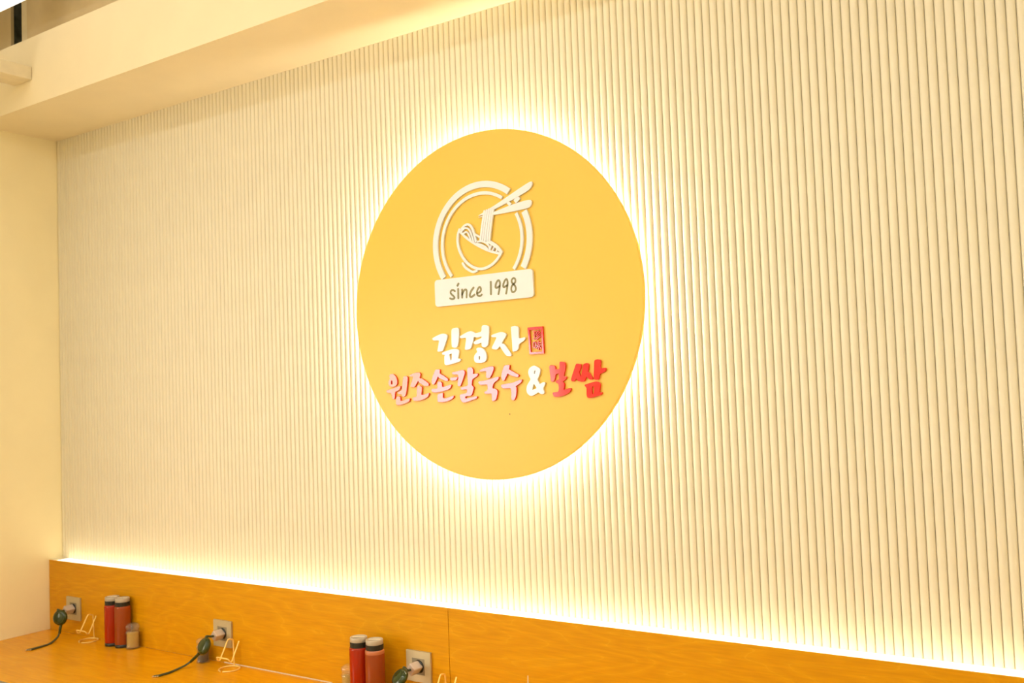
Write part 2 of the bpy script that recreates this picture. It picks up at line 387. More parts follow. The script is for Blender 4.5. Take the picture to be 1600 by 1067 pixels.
# ------------------------------------------------------------------ lettering and emblem outlines, in mm on the sign
LET = {"gim":["w",[[[-191.7,-87.0],[-188.4,-84.1],[-172.5,-78.3],[-156.7,-74.4],[-147.3,-74.3],[-138.2,-77.4],[-135.3,-81.8],[-138.0,-91.5],[-144.0,-104.6],[-152.5,-122.5],[-157.3,-125.9],[-171.4,-126.4],[-174.4,-124.4],[-171.6,-114.1],[-168.0,-102.0],[-166.0,-92.9],[-179.3,-92.7],[-188.8,-92.4]],[[-119.8,-63.3],[-109.8,-60.3],[-97.5,-59.9],[-93.1,-63.8],[-92.3,-72.4],[-94.0,-90.5],[-96.5,-106.1],[-99.9,-115.6],[-106.2,-118.3],[-119.8,-116.3],[-121.0,-107.1],[-120.5,-82.8]],[[-158.3,-131.4],[-154.3,-128.6],[-135.6,-124.6],[-115.4,-120.8],[-104.7,-120.8],[-96.5,-124.9],[-94.2,-129.3],[-97.3,-141.2],[-99.9,-150.8],[-92.3,-150.0],[-89.4,-153.1],[-91.9,-157.9],[-100.4,-160.5],[-117.3,-163.4],[-134.3,-166.8],[-145.1,-166.7],[-149.6,-163.7],[-149.4,-152.1],[-149.4,-141.1],[-146.1,-136.3],[-155.4,-136.1]],[[-131.0,-135.9],[-121.3,-133.3],[-121.7,-141.2],[-123.0,-153.3],[-126.8,-153.8],[-128.8,-145.8]]]],"gyeong":["w",[[[-91.0,-88.2],[-88.6,-85.3],[-74.7,-79.5],[-61.0,-74.4],[-50.4,-73.2],[-41.6,-75.6],[-35.2,-80.8],[-22.5,-79.0],[-12.8,-76.9],[-11.9,-65.6],[-9.9,-60.3],[-1.1,-59.4],[9.1,-61.3],[14.4,-66.1],[13.2,-82.7],[10.5,-102.7],[8.9,-114.5],[5.0,-120.2],[-3.9,-123.1],[-11.8,-120.5],[-14.1,-116.8],[-13.8,-107.9],[-23.9,-111.5],[-34.3,-112.7],[-40.2,-111.1],[-42.2,-106.8],[-38.3,-102.8],[-26.3,-99.3],[-13.2,-95.9],[-13.0,-90.0],[-20.1,-91.9],[-29.0,-93.2],[-34.9,-92.2],[-40.0,-90.1],[-42.7,-99.6],[-47.7,-112.5],[-51.9,-123.1],[-58.7,-125.7],[-71.5,-126.4],[-73.9,-123.7],[-70.8,-110.0],[-66.9,-90.9],[-78.3,-91.7],[-87.4,-92.3]],[[-32.6,-124.1],[-25.9,-121.9],[-15.6,-122.7],[-7.0,-127.3],[-0.8,-136.6],[2.1,-147.4],[1.2,-156.9],[-4.2,-163.8],[-14.6,-166.2],[-26.3,-166.1],[-36.6,-164.6],[-42.3,-158.4],[-42.6,-148.8],[-38.5,-140.6],[-29.3,-133.9],[-32.8,-128.9]],[[-23.2,-144.4],[-20.4,-148.7],[-20.7,-155.2],[-23.4,-157.1],[-26.1,-154.4],[-25.3,-148.4]]]],"ja":["w",[[[19.7,-91.3],[23.5,-88.5],[37.3,-85.3],[56.2,-81.7],[68.8,-86.7],[72.1,-90.4],[68.2,-98.4],[60.7,-107.3],[54.7,-115.2],[61.8,-115.8],[65.9,-119.4],[75.3,-131.6],[84.6,-143.8],[86.9,-149.2],[84.2,-152.2],[71.5,-151.1],[66.1,-146.4],[56.7,-134.1],[50.0,-124.4],[48.4,-121.9],[44.1,-126.4],[38.2,-132.0],[22.4,-128.8],[20.4,-125.7],[25.8,-117.1],[33.6,-105.7],[39.0,-96.0],[28.2,-95.9],[22.5,-95.3]],[[88.6,-70.4],[96.4,-69.1],[102.1,-68.0],[110.3,-70.7],[114.3,-75.6],[113.7,-88.3],[112.7,-104.6],[122.8,-103.4],[132.6,-101.7],[135.2,-103.6],[133.6,-109.3],[125.1,-114.6],[115.1,-118.7],[112.2,-122.0],[111.0,-132.4],[105.9,-137.9],[97.5,-139.2],[91.1,-140.1],[90.8,-131.3],[90.3,-110.2],[89.1,-90.3],[88.3,-77.4]]]],"won":["r",[[[-362.6,-187.6],[-357.5,-184.0],[-348.8,-184.4],[-340.4,-188.5],[-334.3,-196.4],[-331.4,-206.2],[-332.2,-214.9],[-337.4,-220.7],[-346.1,-223.7],[-356.2,-223.4],[-364.7,-219.8],[-367.6,-213.7],[-366.2,-205.0],[-360.2,-197.6],[-362.8,-192.0]],[[-353.6,-202.7],[-350.5,-207.7],[-350.8,-214.3],[-353.8,-216.9],[-356.9,-213.5],[-356.3,-207.5]],[[-376.9,-234.7],[-372.4,-232.1],[-356.4,-229.9],[-339.1,-225.5],[-323.2,-221.2],[-319.7,-222.9],[-321.5,-230.4],[-328.0,-234.6],[-341.1,-239.1],[-342.1,-246.1],[-343.2,-255.9],[-345.5,-261.2],[-352.7,-260.5],[-355.2,-252.3],[-357.6,-241.3],[-368.5,-241.5],[-374.9,-239.7]],[[-307.2,-194.1],[-300.8,-192.2],[-292.4,-194.1],[-289.8,-198.0],[-291.8,-213.0],[-295.4,-232.3],[-298.9,-247.3],[-302.6,-252.6],[-309.0,-255.1],[-314.6,-253.9],[-315.8,-246.8],[-328.5,-245.9],[-333.3,-242.5],[-329.6,-238.9],[-315.3,-234.9],[-313.4,-224.2],[-310.5,-205.9]],[[-338.2,-257.1],[-335.9,-252.8],[-325.9,-252.0],[-321.1,-255.3],[-321.6,-267.2],[-309.5,-265.4],[-295.2,-260.3],[-284.0,-260.1],[-284.9,-264.9],[-288.6,-270.2],[-301.4,-274.2],[-315.6,-277.6],[-329.9,-279.5],[-338.4,-277.7],[-340.2,-271.1]]]],"jo":["r",[[[-283.6,-191.4],[-279.3,-188.8],[-263.8,-184.6],[-249.9,-183.0],[-241.7,-185.5],[-239.8,-190.4],[-245.1,-200.9],[-236.9,-201.7],[-223.5,-209.1],[-211.5,-217.0],[-209.7,-221.3],[-213.2,-225.4],[-226.9,-225.0],[-237.6,-219.3],[-249.0,-213.0],[-250.2,-208.2],[-255.4,-215.5],[-264.1,-226.4],[-269.8,-227.9],[-280.8,-225.4],[-281.4,-222.1],[-274.5,-208.4],[-268.4,-195.2],[-279.6,-195.3]],[[-254.3,-224.1],[-248.0,-222.1],[-239.2,-225.6],[-236.4,-229.4],[-237.8,-240.6],[-240.3,-251.2],[-227.9,-249.4],[-215.5,-246.0],[-210.7,-245.6],[-210.9,-250.9],[-217.3,-258.2],[-228.5,-263.2],[-245.1,-267.6],[-259.0,-268.3],[-270.0,-267.5],[-274.0,-263.1],[-275.2,-258.8],[-266.8,-256.3],[-258.4,-255.5],[-257.3,-245.4],[-256.7,-230.4]]]],"son":["r",[[[-186.0,-181.5],[-182.5,-178.0],[-173.1,-177.3],[-166.4,-178.6],[-168.3,-190.7],[-157.8,-194.8],[-144.8,-202.6],[-138.4,-207.0],[-137.9,-211.2],[-142.6,-213.7],[-153.1,-210.7],[-164.9,-206.1],[-172.8,-202.6],[-174.6,-197.8],[-181.2,-209.7],[-189.8,-222.1],[-195.2,-221.9],[-200.3,-216.4],[-198.5,-205.9],[-192.6,-193.4]],[[-178.7,-216.1],[-173.2,-212.6],[-165.3,-214.5],[-160.1,-218.8],[-161.3,-230.4],[-149.9,-228.6],[-136.5,-224.9],[-125.9,-223.7],[-128.9,-232.4],[-135.7,-237.4],[-150.4,-241.2],[-166.5,-243.9],[-184.0,-245.4],[-197.5,-244.5],[-201.3,-238.6],[-201.8,-234.4],[-190.3,-233.7],[-178.1,-233.5],[-178.4,-223.5]],[[-178.9,-251.9],[-172.1,-248.4],[-161.3,-246.6],[-158.1,-248.3],[-159.4,-263.5],[-147.4,-262.2],[-131.4,-258.4],[-118.7,-255.1],[-119.6,-260.8],[-125.1,-265.9],[-138.5,-270.8],[-154.5,-274.1],[-171.8,-274.2],[-179.8,-272.9],[-180.0,-262.4]]]],"kal":["r",[[[-123.4,-190.2],[-119.7,-188.0],[-102.4,-185.9],[-86.5,-182.5],[-79.5,-184.5],[-75.4,-189.2],[-78.7,-199.4],[-85.0,-212.8],[-93.5,-229.6],[-101.4,-229.9],[-104.8,-226.3],[-102.8,-213.3],[-99.2,-195.7],[-111.4,-195.8],[-122.2,-194.2]],[[-131.4,-205.9],[-127.6,-203.2],[-116.1,-203.1],[-106.0,-202.3],[-103.2,-204.1],[-105.6,-209.7],[-110.7,-212.4],[-125.1,-213.1],[-128.7,-211.2]],[[-67.9,-179.3],[-60.7,-176.2],[-52.3,-177.2],[-47.6,-181.3],[-46.5,-188.2],[-48.2,-196.6],[-39.1,-195.8],[-30.7,-195.0],[-30.2,-200.1],[-35.3,-205.0],[-45.2,-208.6],[-50.3,-211.2],[-52.0,-219.6],[-53.8,-228.0],[-47.7,-232.2],[-46.5,-236.7],[-50.5,-247.9],[-55.1,-256.8],[-58.7,-258.4],[-77.7,-259.0],[-78.0,-264.1],[-74.5,-265.4],[-63.1,-264.0],[-48.9,-260.9],[-37.7,-259.5],[-35.1,-263.0],[-38.7,-267.4],[-55.0,-270.9],[-76.4,-276.7],[-86.3,-277.0],[-92.6,-273.4],[-96.4,-263.7],[-98.9,-254.5],[-88.1,-251.9],[-72.4,-250.1],[-71.4,-243.9],[-70.5,-238.8],[-90.5,-241.1],[-95.3,-236.4],[-91.5,-233.1],[-78.6,-230.6],[-66.5,-228.2],[-67.4,-215.7],[-67.7,-199.8]]]],"guk":["r",[[[-25.0,-187.7],[-20.7,-185.0],[-6.7,-180.6],[8.6,-177.9],[21.0,-176.7],[26.2,-180.9],[24.5,-188.6],[18.6,-199.5],[11.3,-209.8],[5.8,-210.7],[-1.7,-208.8],[-2.9,-204.3],[-0.2,-189.8],[-12.6,-190.4],[-23.7,-191.1]],[[-31.2,-218.4],[-22.1,-217.6],[-5.5,-215.9],[13.9,-212.2],[30.4,-208.3],[41.4,-206.5],[41.8,-211.5],[37.5,-216.9],[25.7,-223.2],[21.4,-228.6],[18.2,-239.6],[27.7,-240.5],[34.3,-244.6],[36.1,-249.1],[33.5,-261.2],[29.7,-271.1],[23.4,-274.8],[15.2,-275.7],[14.9,-266.3],[14.8,-252.9],[3.8,-254.3],[-8.5,-253.9],[-11.1,-249.4],[-6.8,-246.7],[0.1,-245.8],[1.9,-236.9],[0.9,-227.3],[-14.3,-228.5],[-24.0,-228.8],[-28.7,-224.7]]]],"su":["r",[[[59.3,-180.9],[62.1,-176.6],[72.2,-175.4],[80.2,-176.3],[79.2,-184.0],[77.0,-188.9],[88.7,-194.3],[99.0,-200.2],[108.7,-204.4],[109.2,-208.8],[104.4,-211.4],[93.3,-209.3],[78.9,-204.4],[71.8,-199.1],[66.1,-208.9],[60.2,-219.1],[54.2,-219.5],[49.8,-212.7],[50.9,-201.6],[54.8,-189.6]],[[47.6,-230.9],[53.8,-228.9],[73.9,-227.3],[91.3,-224.6],[104.7,-220.2],[115.3,-217.3],[119.2,-219.1],[116.3,-226.0],[108.1,-231.2],[96.7,-236.3],[99.9,-239.7],[100.2,-247.4],[97.5,-262.6],[93.1,-272.4],[87.7,-275.5],[81.2,-273.2],[80.9,-264.4],[82.2,-251.2],[80.0,-240.2],[65.3,-241.4],[51.9,-240.4],[48.1,-235.9]]]],"amp":["w",[[[155.9,-182.1],[161.1,-181.2],[170.5,-185.6],[178.1,-190.2],[179.9,-194.5],[178.1,-203.9],[173.1,-213.2],[168.9,-219.7],[173.1,-227.4],[176.7,-233.2],[183.1,-228.7],[189.8,-227.5],[194.2,-229.1],[192.9,-234.7],[185.7,-245.8],[190.8,-255.4],[188.4,-259.6],[181.6,-260.8],[176.1,-258.8],[171.2,-254.9],[163.8,-258.4],[155.7,-262.5],[147.7,-264.2],[140.9,-262.6],[134.4,-256.7],[131.6,-248.0],[134.2,-235.6],[140.3,-227.2],[147.5,-218.9],[142.2,-210.1],[139.8,-200.5],[141.9,-191.0],[147.8,-185.5]],[[161.0,-195.2],[164.4,-194.3],[163.6,-199.5],[161.1,-205.1],[158.9,-204.1],[159.5,-199.4]],[[155.3,-233.5],[157.6,-231.7],[161.4,-236.5],[165.1,-241.9],[163.3,-244.7],[152.4,-247.8],[151.3,-245.7],[153.3,-239.1]]]],"bo":["r",[[[208.4,-186.9],[211.1,-182.8],[216.8,-182.5],[225.5,-184.5],[228.4,-188.9],[227.5,-194.7],[237.5,-194.6],[240.7,-193.1],[241.5,-175.6],[243.4,-174.4],[252.0,-175.3],[258.7,-178.0],[260.5,-183.9],[259.2,-194.5],[255.6,-206.0],[252.7,-214.9],[261.9,-215.2],[262.3,-219.0],[257.2,-224.1],[248.3,-229.1],[253.1,-231.4],[254.7,-236.7],[253.1,-245.1],[251.0,-250.4],[261.0,-248.6],[270.9,-245.7],[274.3,-247.4],[273.0,-254.2],[266.6,-259.3],[252.8,-265.3],[240.3,-268.6],[229.1,-268.9],[219.1,-268.1],[216.9,-262.1],[215.6,-256.8],[224.7,-256.0],[234.7,-255.2],[236.2,-244.6],[235.7,-233.9],[228.3,-230.5],[226.0,-226.2],[231.2,-223.7],[238.1,-221.8],[237.9,-212.7],[237.6,-205.3],[233.2,-207.2],[227.8,-209.1],[226.5,-216.6],[222.9,-226.0],[218.4,-228.6],[212.2,-226.7],[211.5,-216.0],[209.6,-200.9]]]],"ssam":["r",[[[290.5,-186.2],[293.2,-182.4],[301.5,-182.8],[307.2,-184.7],[307.8,-191.4],[303.9,-200.1],[300.7,-205.6],[302.8,-211.2],[305.2,-219.1],[307.2,-212.5],[310.4,-199.3],[312.9,-187.2],[316.9,-183.5],[324.6,-181.6],[329.6,-183.5],[331.6,-188.6],[329.5,-197.9],[327.3,-205.5],[332.2,-207.9],[338.1,-217.0],[342.2,-223.8],[337.6,-226.9],[331.4,-225.6],[325.3,-220.9],[322.3,-217.5],[318.7,-225.1],[315.3,-230.5],[308.2,-231.2],[301.9,-229.5],[295.6,-228.2],[293.1,-225.3],[290.7,-221.3],[286.6,-227.3],[282.0,-229.9],[276.2,-227.5],[275.1,-223.5],[279.6,-211.4],[285.4,-198.2]],[[347.6,-175.5],[356.5,-173.5],[364.6,-174.6],[367.8,-178.6],[367.1,-187.4],[365.1,-198.3],[372.9,-197.5],[381.6,-196.8],[381.9,-202.3],[377.3,-207.6],[368.5,-210.5],[362.8,-212.5],[361.2,-220.1],[359.0,-227.1],[352.7,-228.0],[344.6,-226.1],[344.4,-217.2],[346.3,-197.5]],[[315.5,-239.4],[319.4,-237.9],[332.2,-235.0],[345.0,-232.1],[353.8,-231.7],[361.1,-234.9],[363.7,-238.8],[361.7,-249.7],[359.7,-260.4],[367.4,-260.3],[367.2,-264.1],[363.3,-267.9],[350.7,-270.8],[338.0,-273.8],[327.8,-274.4],[322.2,-272.3],[320.6,-266.1],[321.4,-254.0],[321.5,-247.4],[317.2,-243.4]],[[337.4,-245.1],[344.2,-243.7],[343.6,-254.7],[342.4,-264.0],[337.8,-264.4],[337.6,-254.5]]]]}
DATE = {"s":[[5.5,[[-100.8,45.7],[-106.0,48.9],[-112.4,49.1],[-116.6,44.7],[-114.9,39.1],[-106.8,32.1],[-103.0,27.0],[-106.1,24.2],[-113.0,23.9],[-119.4,26.4]]]],"i":[[6.1,[[-88.8,50.9],[-89.0,37.6],[-89.4,24.3]]],[6.5,[[-87.1,66.1],[-90.8,60.9]]]],"n":[[5.7,[[-74.7,48.1],[-75.0,36.4],[-75.3,24.7]]],[5.5,[[-74.9,33.3],[-70.1,42.2],[-63.1,47.1],[-58.9,44.4],[-58.7,37.3],[-59.8,24.2]]]],"c":[[6.0,[[-33.6,49.9],[-41.1,42.8],[-46.8,33.2],[-47.1,26.2],[-42.0,24.2],[-35.1,26.8],[-31.2,29.9]]]],"e":[[5.5,[[-20.5,33.2],[-11.9,35.6],[-7.8,41.4],[-9.4,47.7],[-13.2,49.6],[-19.1,43.9],[-22.4,34.9],[-20.8,27.9],[-15.2,24.3],[-9.5,24.6],[-5.6,27.7]]]],"1":[[6.1,[[27.1,60.8],[26.7,43.6],[26.2,26.0]]]],"9":[[5.5,[[57.0,46.2],[51.4,43.7],[44.9,42.3],[42.7,46.0],[44.9,54.2],[50.3,61.3],[55.0,62.4],[58.0,57.5],[58.1,49.9],[55.7,37.2],[51.9,23.8]]]],"9b":[[5.5,[[82.7,46.1],[77.1,43.6],[71.1,41.9],[69.0,45.9],[71.6,54.0],[77.0,61.8],[81.7,62.9],[84.1,57.4],[84.0,49.0],[81.4,36.4],[78.1,23.4]]]],"8":[[5.2,[[104.1,47.2],[98.5,53.0],[98.3,59.0],[102.6,63.2],[106.2,64.0],[110.1,60.2],[109.8,52.7],[104.1,47.2],[98.0,42.5],[95.8,33.6],[98.7,26.2],[103.6,25.4],[109.6,29.4],[110.9,36.8],[107.6,43.9],[104.1,47.2]]]]}
BOWL = {"bowl":[[7.8,[[-78.1,222.7],[-84.4,208.4],[-86.6,188.6],[-82.5,166.0],[-71.1,142.7],[-54.6,122.9],[-33.1,108.8],[-11.4,101.6],[10.3,102.4],[32.2,110.0],[49.4,121.9],[60.6,134.3],[65.6,142.5]]],[6.6,[[-78.2,218.7],[-58.7,199.3],[-34.8,181.5],[-6.3,164.3],[24.4,149.1],[58.4,138.1]]],[7.4,[[64.9,142.6],[57.8,152.2],[46.5,163.2],[27.9,175.2]]],[7.0,[[-70.6,123.6],[-62.5,111.8],[-46.9,100.6],[-33.6,95.3],[-21.8,97.1]]]],"noodle_hump":[[6.6,[[-71.3,222.9],[-58.5,232.3],[-46.1,233.4],[-35.3,225.4],[-27.5,207.5],[-21.3,181.9]]],[5.1,[[-72.9,215.1],[-60.1,223.9],[-47.8,222.0],[-39.6,212.0],[-33.0,195.2],[-28.7,179.8]]],[4.7,[[-65.7,208.2],[-56.9,212.7],[-49.5,210.2],[-43.3,199.5],[-37.1,183.8]]],[4.3,[[-61.1,201.6],[-55.0,198.9],[-46.7,190.9]]]],"noodle_pool":[[5.9,[[-21.7,201.8],[-8.6,193.3]]],[5.9,[[-14.1,180.1],[-0.7,179.5],[13.5,173.9],[23.8,163.9],[27.0,153.7]]],[5.9,[[-18.0,174.6],[-3.6,170.0],[10.6,162.4],[19.8,153.5]]],[5.1,[[18.4,175.3],[30.1,170.0],[46.3,158.4],[62.1,142.9]]],[4.3,[[33.5,165.7],[27.0,153.7]]],[4.3,[[42.7,158.8],[36.3,148.7]]],[5.1,[[53.6,152.6],[48.0,143.5]]]],"strands":[[6.6,[[13.1,263.8],[4.3,227.4],[-4.1,184.9]]],[6.6,[[20.9,265.1],[11.8,226.9],[3.5,183.1]]],[6.6,[[28.6,266.4],[19.3,226.4],[11.2,181.3]]],[6.6,[[36.3,267.7],[26.8,226.0],[18.8,179.5]]],[6.6,[[44.0,269.0],[34.2,225.5],[26.4,177.7]]]]}
CHOP = [[[-16.3,250.8],[13.0,263.6],[54.9,278.2],[118.8,305.6],[163.5,323.3],[176.2,325.8],[177.5,317.2],[169.1,303.8],[126.9,288.5],[72.7,272.0],[26.6,258.7]],[[-15.5,248.0],[12.5,252.3],[47.2,257.8],[112.9,271.2],[161.3,276.2],[172.5,273.6],[171.9,261.2],[164.6,253.0],[116.4,250.4],[49.0,249.0],[12.4,249.3]]]
PLAQ = [[-175.0,84.1],[167.8,84.6],[168.5,6.3],[-174.9,5.4]]
SEAL = [[[143.3,-76.0],[192.7,-76.2],[193.9,-150.4],[146.5,-150.3]],[[149.5,-84.2],[186.6,-83.4],[187.7,-144.1],[151.5,-144.2]]]
HAN = [[[2.2,[[160.9,-88.9],[170.6,-88.5]]],[2.2,[[161.2,-97.9],[169.7,-97.4]]],[2.2,[[160.0,-108.9],[170.3,-106.0]]],[2.2,[[165.5,-89.2],[164.7,-107.1]]],[2.2,[[177.4,-86.9],[170.8,-95.5]]],[2.2,[[177.4,-86.9],[184.7,-95.9]]],[2.2,[[179.0,-94.0],[172.5,-100.1]]],[2.2,[[181.3,-98.2],[171.8,-105.6]]],[2.2,[[183.7,-102.3],[170.0,-111.5]]]],[[2.2,[[160.1,-117.6],[159.4,-132.7]]],[2.2,[[160.1,-117.6],[167.4,-117.3]]],[2.2,[[167.4,-117.3],[166.7,-132.6]]],[2.2,[[159.4,-132.2],[166.7,-132.1]]],[2.2,[[170.3,-120.8],[183.9,-120.2]]],[2.2,[[169.0,-126.5],[184.9,-126.4]]],[2.2,[[177.0,-115.0],[176.4,-138.9]]],[2.2,[[176.2,-126.9],[169.1,-135.1]]],[2.2,[[176.7,-126.9],[184.5,-136.0]]]]]
SPOT = [70.6,-312.9]

# ------------------------------------------------------------------ the room
XL, XR = -2.0, 3.2            # left and right wall
YF = -4.7                       # wall behind the camera
Z_TOP, Z_LEDGE, Z_CNT = 0.865 + ZO, -0.866 + ZO, -1.143 + ZO
Z_CEIL = 3.45
Y_PAN = -0.064                  # face of the plywood backsplash

def struct(o): return tag(o, kind='structure')
struct(MB().box(XL - .15, XR + .15, YF - .15, 0.15, -0.1, 0).build('floor', 'floor_tile'))
struct(MB().box(XL - .15, XR + .15, YF - .15, 0.15, Z_CEIL, Z_CEIL + .1).build('ceiling', 'ceiling_paint'))
wb = struct(MB().box(XL, XR, 0.0, 0.15, 0, Z_CEIL).build('wall_back', 'rib_paint'))
struct(MB().box(XR, XR + .15, YF, 0.15, 0, Z_CEIL).build('wall_right', 'wall_paint'))
struct(MB().box(XL, XR, YF - .15, YF, 0, Z_CEIL).build('wall_front', 'wall_paint'))
# left wall with the glazed shopfront opening further down the room
WY0, WY1, WZ0, WZ1 = -4.08, -1.75, 0.9, 2.06
wl = MB()
wl.box(XL - .15, XL, WY1, 0.15, 0, Z_CEIL)
wl.box(XL - .15, XL, YF - .15, WY0, 0, Z_CEIL)
wl.box(XL - .15, XL, WY0, WY1, 0, WZ0)
wl.box(XL - .15, XL, WY0, WY1, WZ1, Z_CEIL)
struct(wl.build('wall_left', 'wall_paint'))
win = MB()
fw = 0.05
win.box(XL - .10, XL - .03, WY0, WY0 + fw, WZ0, WZ1).box(XL - .10, XL - .03, WY1 - fw, WY1, WZ0, WZ1)
win.box(XL - .10, XL - .03, WY0 + fw, WY1 - fw, WZ0, WZ0 + fw).box(XL - .10, XL - .03, WY0 + fw, WY1 - fw, WZ1 - fw, WZ1)
wo = struct(win.build('window_1', 'frame'))
MB().box(XL - .08, XL - .07, WY0 + fw, -2.62, WZ0 + fw, WZ1 - fw).build('pane', 'pane', wo)
MB().box(XL - .08, XL - .07, -2.62, WY1 - fw, WZ0 + fw, WZ1 - fw).build('pane', 'pane_warm_tint', wo)

# half-round ribs of the wall covering, one by one
PITCH, RW, RD = 0.02, 0.0189, 0.0058
def rib_mesh():
    mb = MB(); n = 8
    prof = []
    for i in range(n + 1):
        a = math.pi * i / n
        prof.append((-RW / 2 * math.cos(a), -0.0026 - RD * math.sin(a) ** 0.66))
    prof = [(-RW / 2, 0)] + prof + [(RW / 2, 0)]
    v = [(x, y, z) for z in (0, Z_TOP - Z_LEDGE) for x, y in prof]
    k = n + 3
    mb.add(v, [(i, i + 1, k + i + 1, k + i) for i in range(n + 2)], True)
    mb.add(v[:k], [tuple(range(k))[::-1]]); mb.add(v[k:], [tuple(range(k))])
    me = mb.mesh('rib'); me.materials.append(MATS['rib_paint'])
    return me
rm = rib_mesh()
i0 = round(XL / PITCH)
n_rib = 0
for i in range(i0, 118):
    o = bpy.data.objects.new('rib', rm); C.objects.link(o)
    o.parent = wb; o.location = ((i + 0.5) * PITCH, 0, Z_LEDGE)
    n_rib += 1

# soffit box under the ceiling and the set-back wall above it
SY = -0.342
struct(MB().box(XL, XR, SY, 0.0, Z_TOP, 1.118 + ZO).build('soffit', 'soffit_paint'))
UY = -0.27
uw = MB()
uw.box(XL, -1.863, UY, UY + .012, 1.118 + ZO, Z_CEIL)
uw.box(-1.749, XR, UY, UY + .012, 1.118 + ZO, Z_CEIL)
struct(uw.build('wall_upper', 'upper_paint'))
cav = MB()  # lining behind the slot, coloured dark to stand for its shade
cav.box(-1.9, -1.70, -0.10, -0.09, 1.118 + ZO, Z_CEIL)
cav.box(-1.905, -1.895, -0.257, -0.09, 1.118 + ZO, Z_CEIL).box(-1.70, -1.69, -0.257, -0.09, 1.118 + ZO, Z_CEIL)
struct(cav.build('slot_lining', 'slot_shade'))
struct(MB().box(-1.789, -1.749, -0.268, -0.235, 1.118 + ZO, 1.33 + ZO).build('trim_5', 'beam_paint'))
# box beam running out from the fascia into the room
struct(MB().bbox(-1.705, -1.592, -2.2, SY - 0.0005, 0.958 + ZO, 1.008 + ZO, .002).build('trim_3', 'beam_paint'))

# linear ceiling lamps: the corner one shows, the others are unseen and added
def batten(x0, x1, y0, y1, z, label, led='added_lamp_led'):
    t = thing('ceiling_lamp', label, 'lamp', ((x0 + x1) / 2, (y0 + y1) / 2, z), 'linear ceiling lamps')
    hx, hy = (x1 - x0) / 2, (y1 - y0) / 2
    MB().bbox(-hx, hx, -hy, hy, 0.012, 0.07, .004).build('housing', 'lamp_body', t)
    MB().box(-hx + .004, hx - .004, -hy + .003, hy - .003, 0.0, 0.012).build('diffuser', led, t)
    for s in (-.8, .8):
        MB().tube([(hx * s, 0, .07), (hx * s, 0, Z_CEIL - z)], .004, 6).build('hanger', 'alu', t)
    return t
batten(-1.97, 2.6, -0.52, -0.425, 1.20 + ZO, 'bright white linear lamp cut off by the top left corner', 'lamp_led_dim')
batten(-1.6, 2.8, -1.75, -1.62, 1.20 + ZO, 'unseen linear lamp added above the middle of the room for light')
batten(-1.6, 2.8, -3.35, -3.22, 1.20 + ZO, 'unseen linear lamp added at the rear of the room for light, behind the camera')

# ------------------------------------------------------------------ counter, backsplash, ledge light
bs = thing('wood_backsplash', 'orange stained plywood backsplash along the wall behind the counter', 'backsplash', (XL, Y_PAN, Z_CNT))
for a, b in ((XL, 0.0475), (0.0487, 2.34), (2.3412, XR)):
    MB().bbox(a - XL + .0004, b - XL, 0, 0.0035, 0.0, Z_LEDGE - Z_CNT + .0005, .0005).build('panel', 'ply', bs)
MB().box(0.0, XR - XL, 0.0035, 0.0555, 0.0, Z_LEDGE - Z_CNT - .012).build('core', 'ply', bs)
ll = thing('ledge_light', 'glowing white light strip along the top of the plywood backsplash', 'light strip', (XL, Y_PAN, Z_LEDGE))
MB().box(0.0005, 0.046, 0.004, 0.0555, -.0115, -.0002).build('end_piece', 'lid_ridge', ll)
MB().box(0.046, XR - XL - .01, 0.004, 0.0555, -.0115, -.006).build('channel', 'alu', ll)
MB().box(0.046, XR - XL - .01, 0.0045, 0.055, -.006, -.0002).build('diffuser', 'ledge_led', ll)

ct = thing('counter', 'orange stained wooden counter top running along the ribbed wall', 'counter', (XL, -0.30, 0))
MB().bbox(0.001, XR - XL - .01, -0.255, 0.2358, Z_CNT - .035, Z_CNT, .0005).build('worktop', 'ply_top', ct)
MB().box(0.001, XR - XL - .01, -0.2575, -0.2555, Z_CNT - .035, Z_CNT - .001).build('edge_band', 'insert', ct)
for x in (0.02, 1.75, 3.45, 5.1):
    MB().bbox(x, x + .04, -0.20, 0.22, 0, Z_CNT - .036, .002).build('leg_panel', 'ply', ct)
tag(MB().tube([(-0.93, Y_PAN - .0015, Z_CNT + .0012), (-.7, Y_PAN - .0015, Z_CNT + .0012), (-.42, Y_PAN - .0015, Z_CNT + .0012)], .0022, 6).build('sealant_bead', 'caulk'),
    'thin pale line of sealant where the backsplash meets the counter', 'sealant')

# ------------------------------------------------------------------ round sign
SX = 0.2094
sign = thing('wall_sign', 'large round yellow sign with glowing edge, noodle bowl emblem and lettering', 'sign', (SX, 0, ZO))
R = 0.4966
def disc():
    mb = MB(); n = 160
    prof = [(0.0, -0.036), (R - .002, -0.036), (R, -0.038), (R, -0.0488), (R - .0012, -0.05), (0.0, -0.05)]
    v = [(0, -0.036, 0), (0, -0.05, 0)]
    rings = []
    for r, y in prof[1:-1]:
        rings.append(len(v))
        for i in range(n):
            a = 2 * math.pi * i / n
            v.append((r * math.cos(a), y, r * math.sin(a)))
    f = []
    for i in range(n):
        j = (i + 1) % n
        f.append((0, rings[0] + i, rings[0] + j)); f.append((1, rings[-1] + j, rings[-1] + i))
        for k in range(len(rings) - 1):
            f.append((rings[k] + i, rings[k + 1] + i, rings[k + 1] + j, rings[k] + j))
    return mb.add(v, f)
disc().build('disc', 'yellow', sign)
ring = [(0.455 * math.cos(2 * math.pi * i / 96), -0.0275, 0.455 * math.sin(2 * math.pi * i / 96)) for i in range(97)]
MB().tube(ring, 0.0045, 8, False).build('light_ring', 'halo_led', sign)
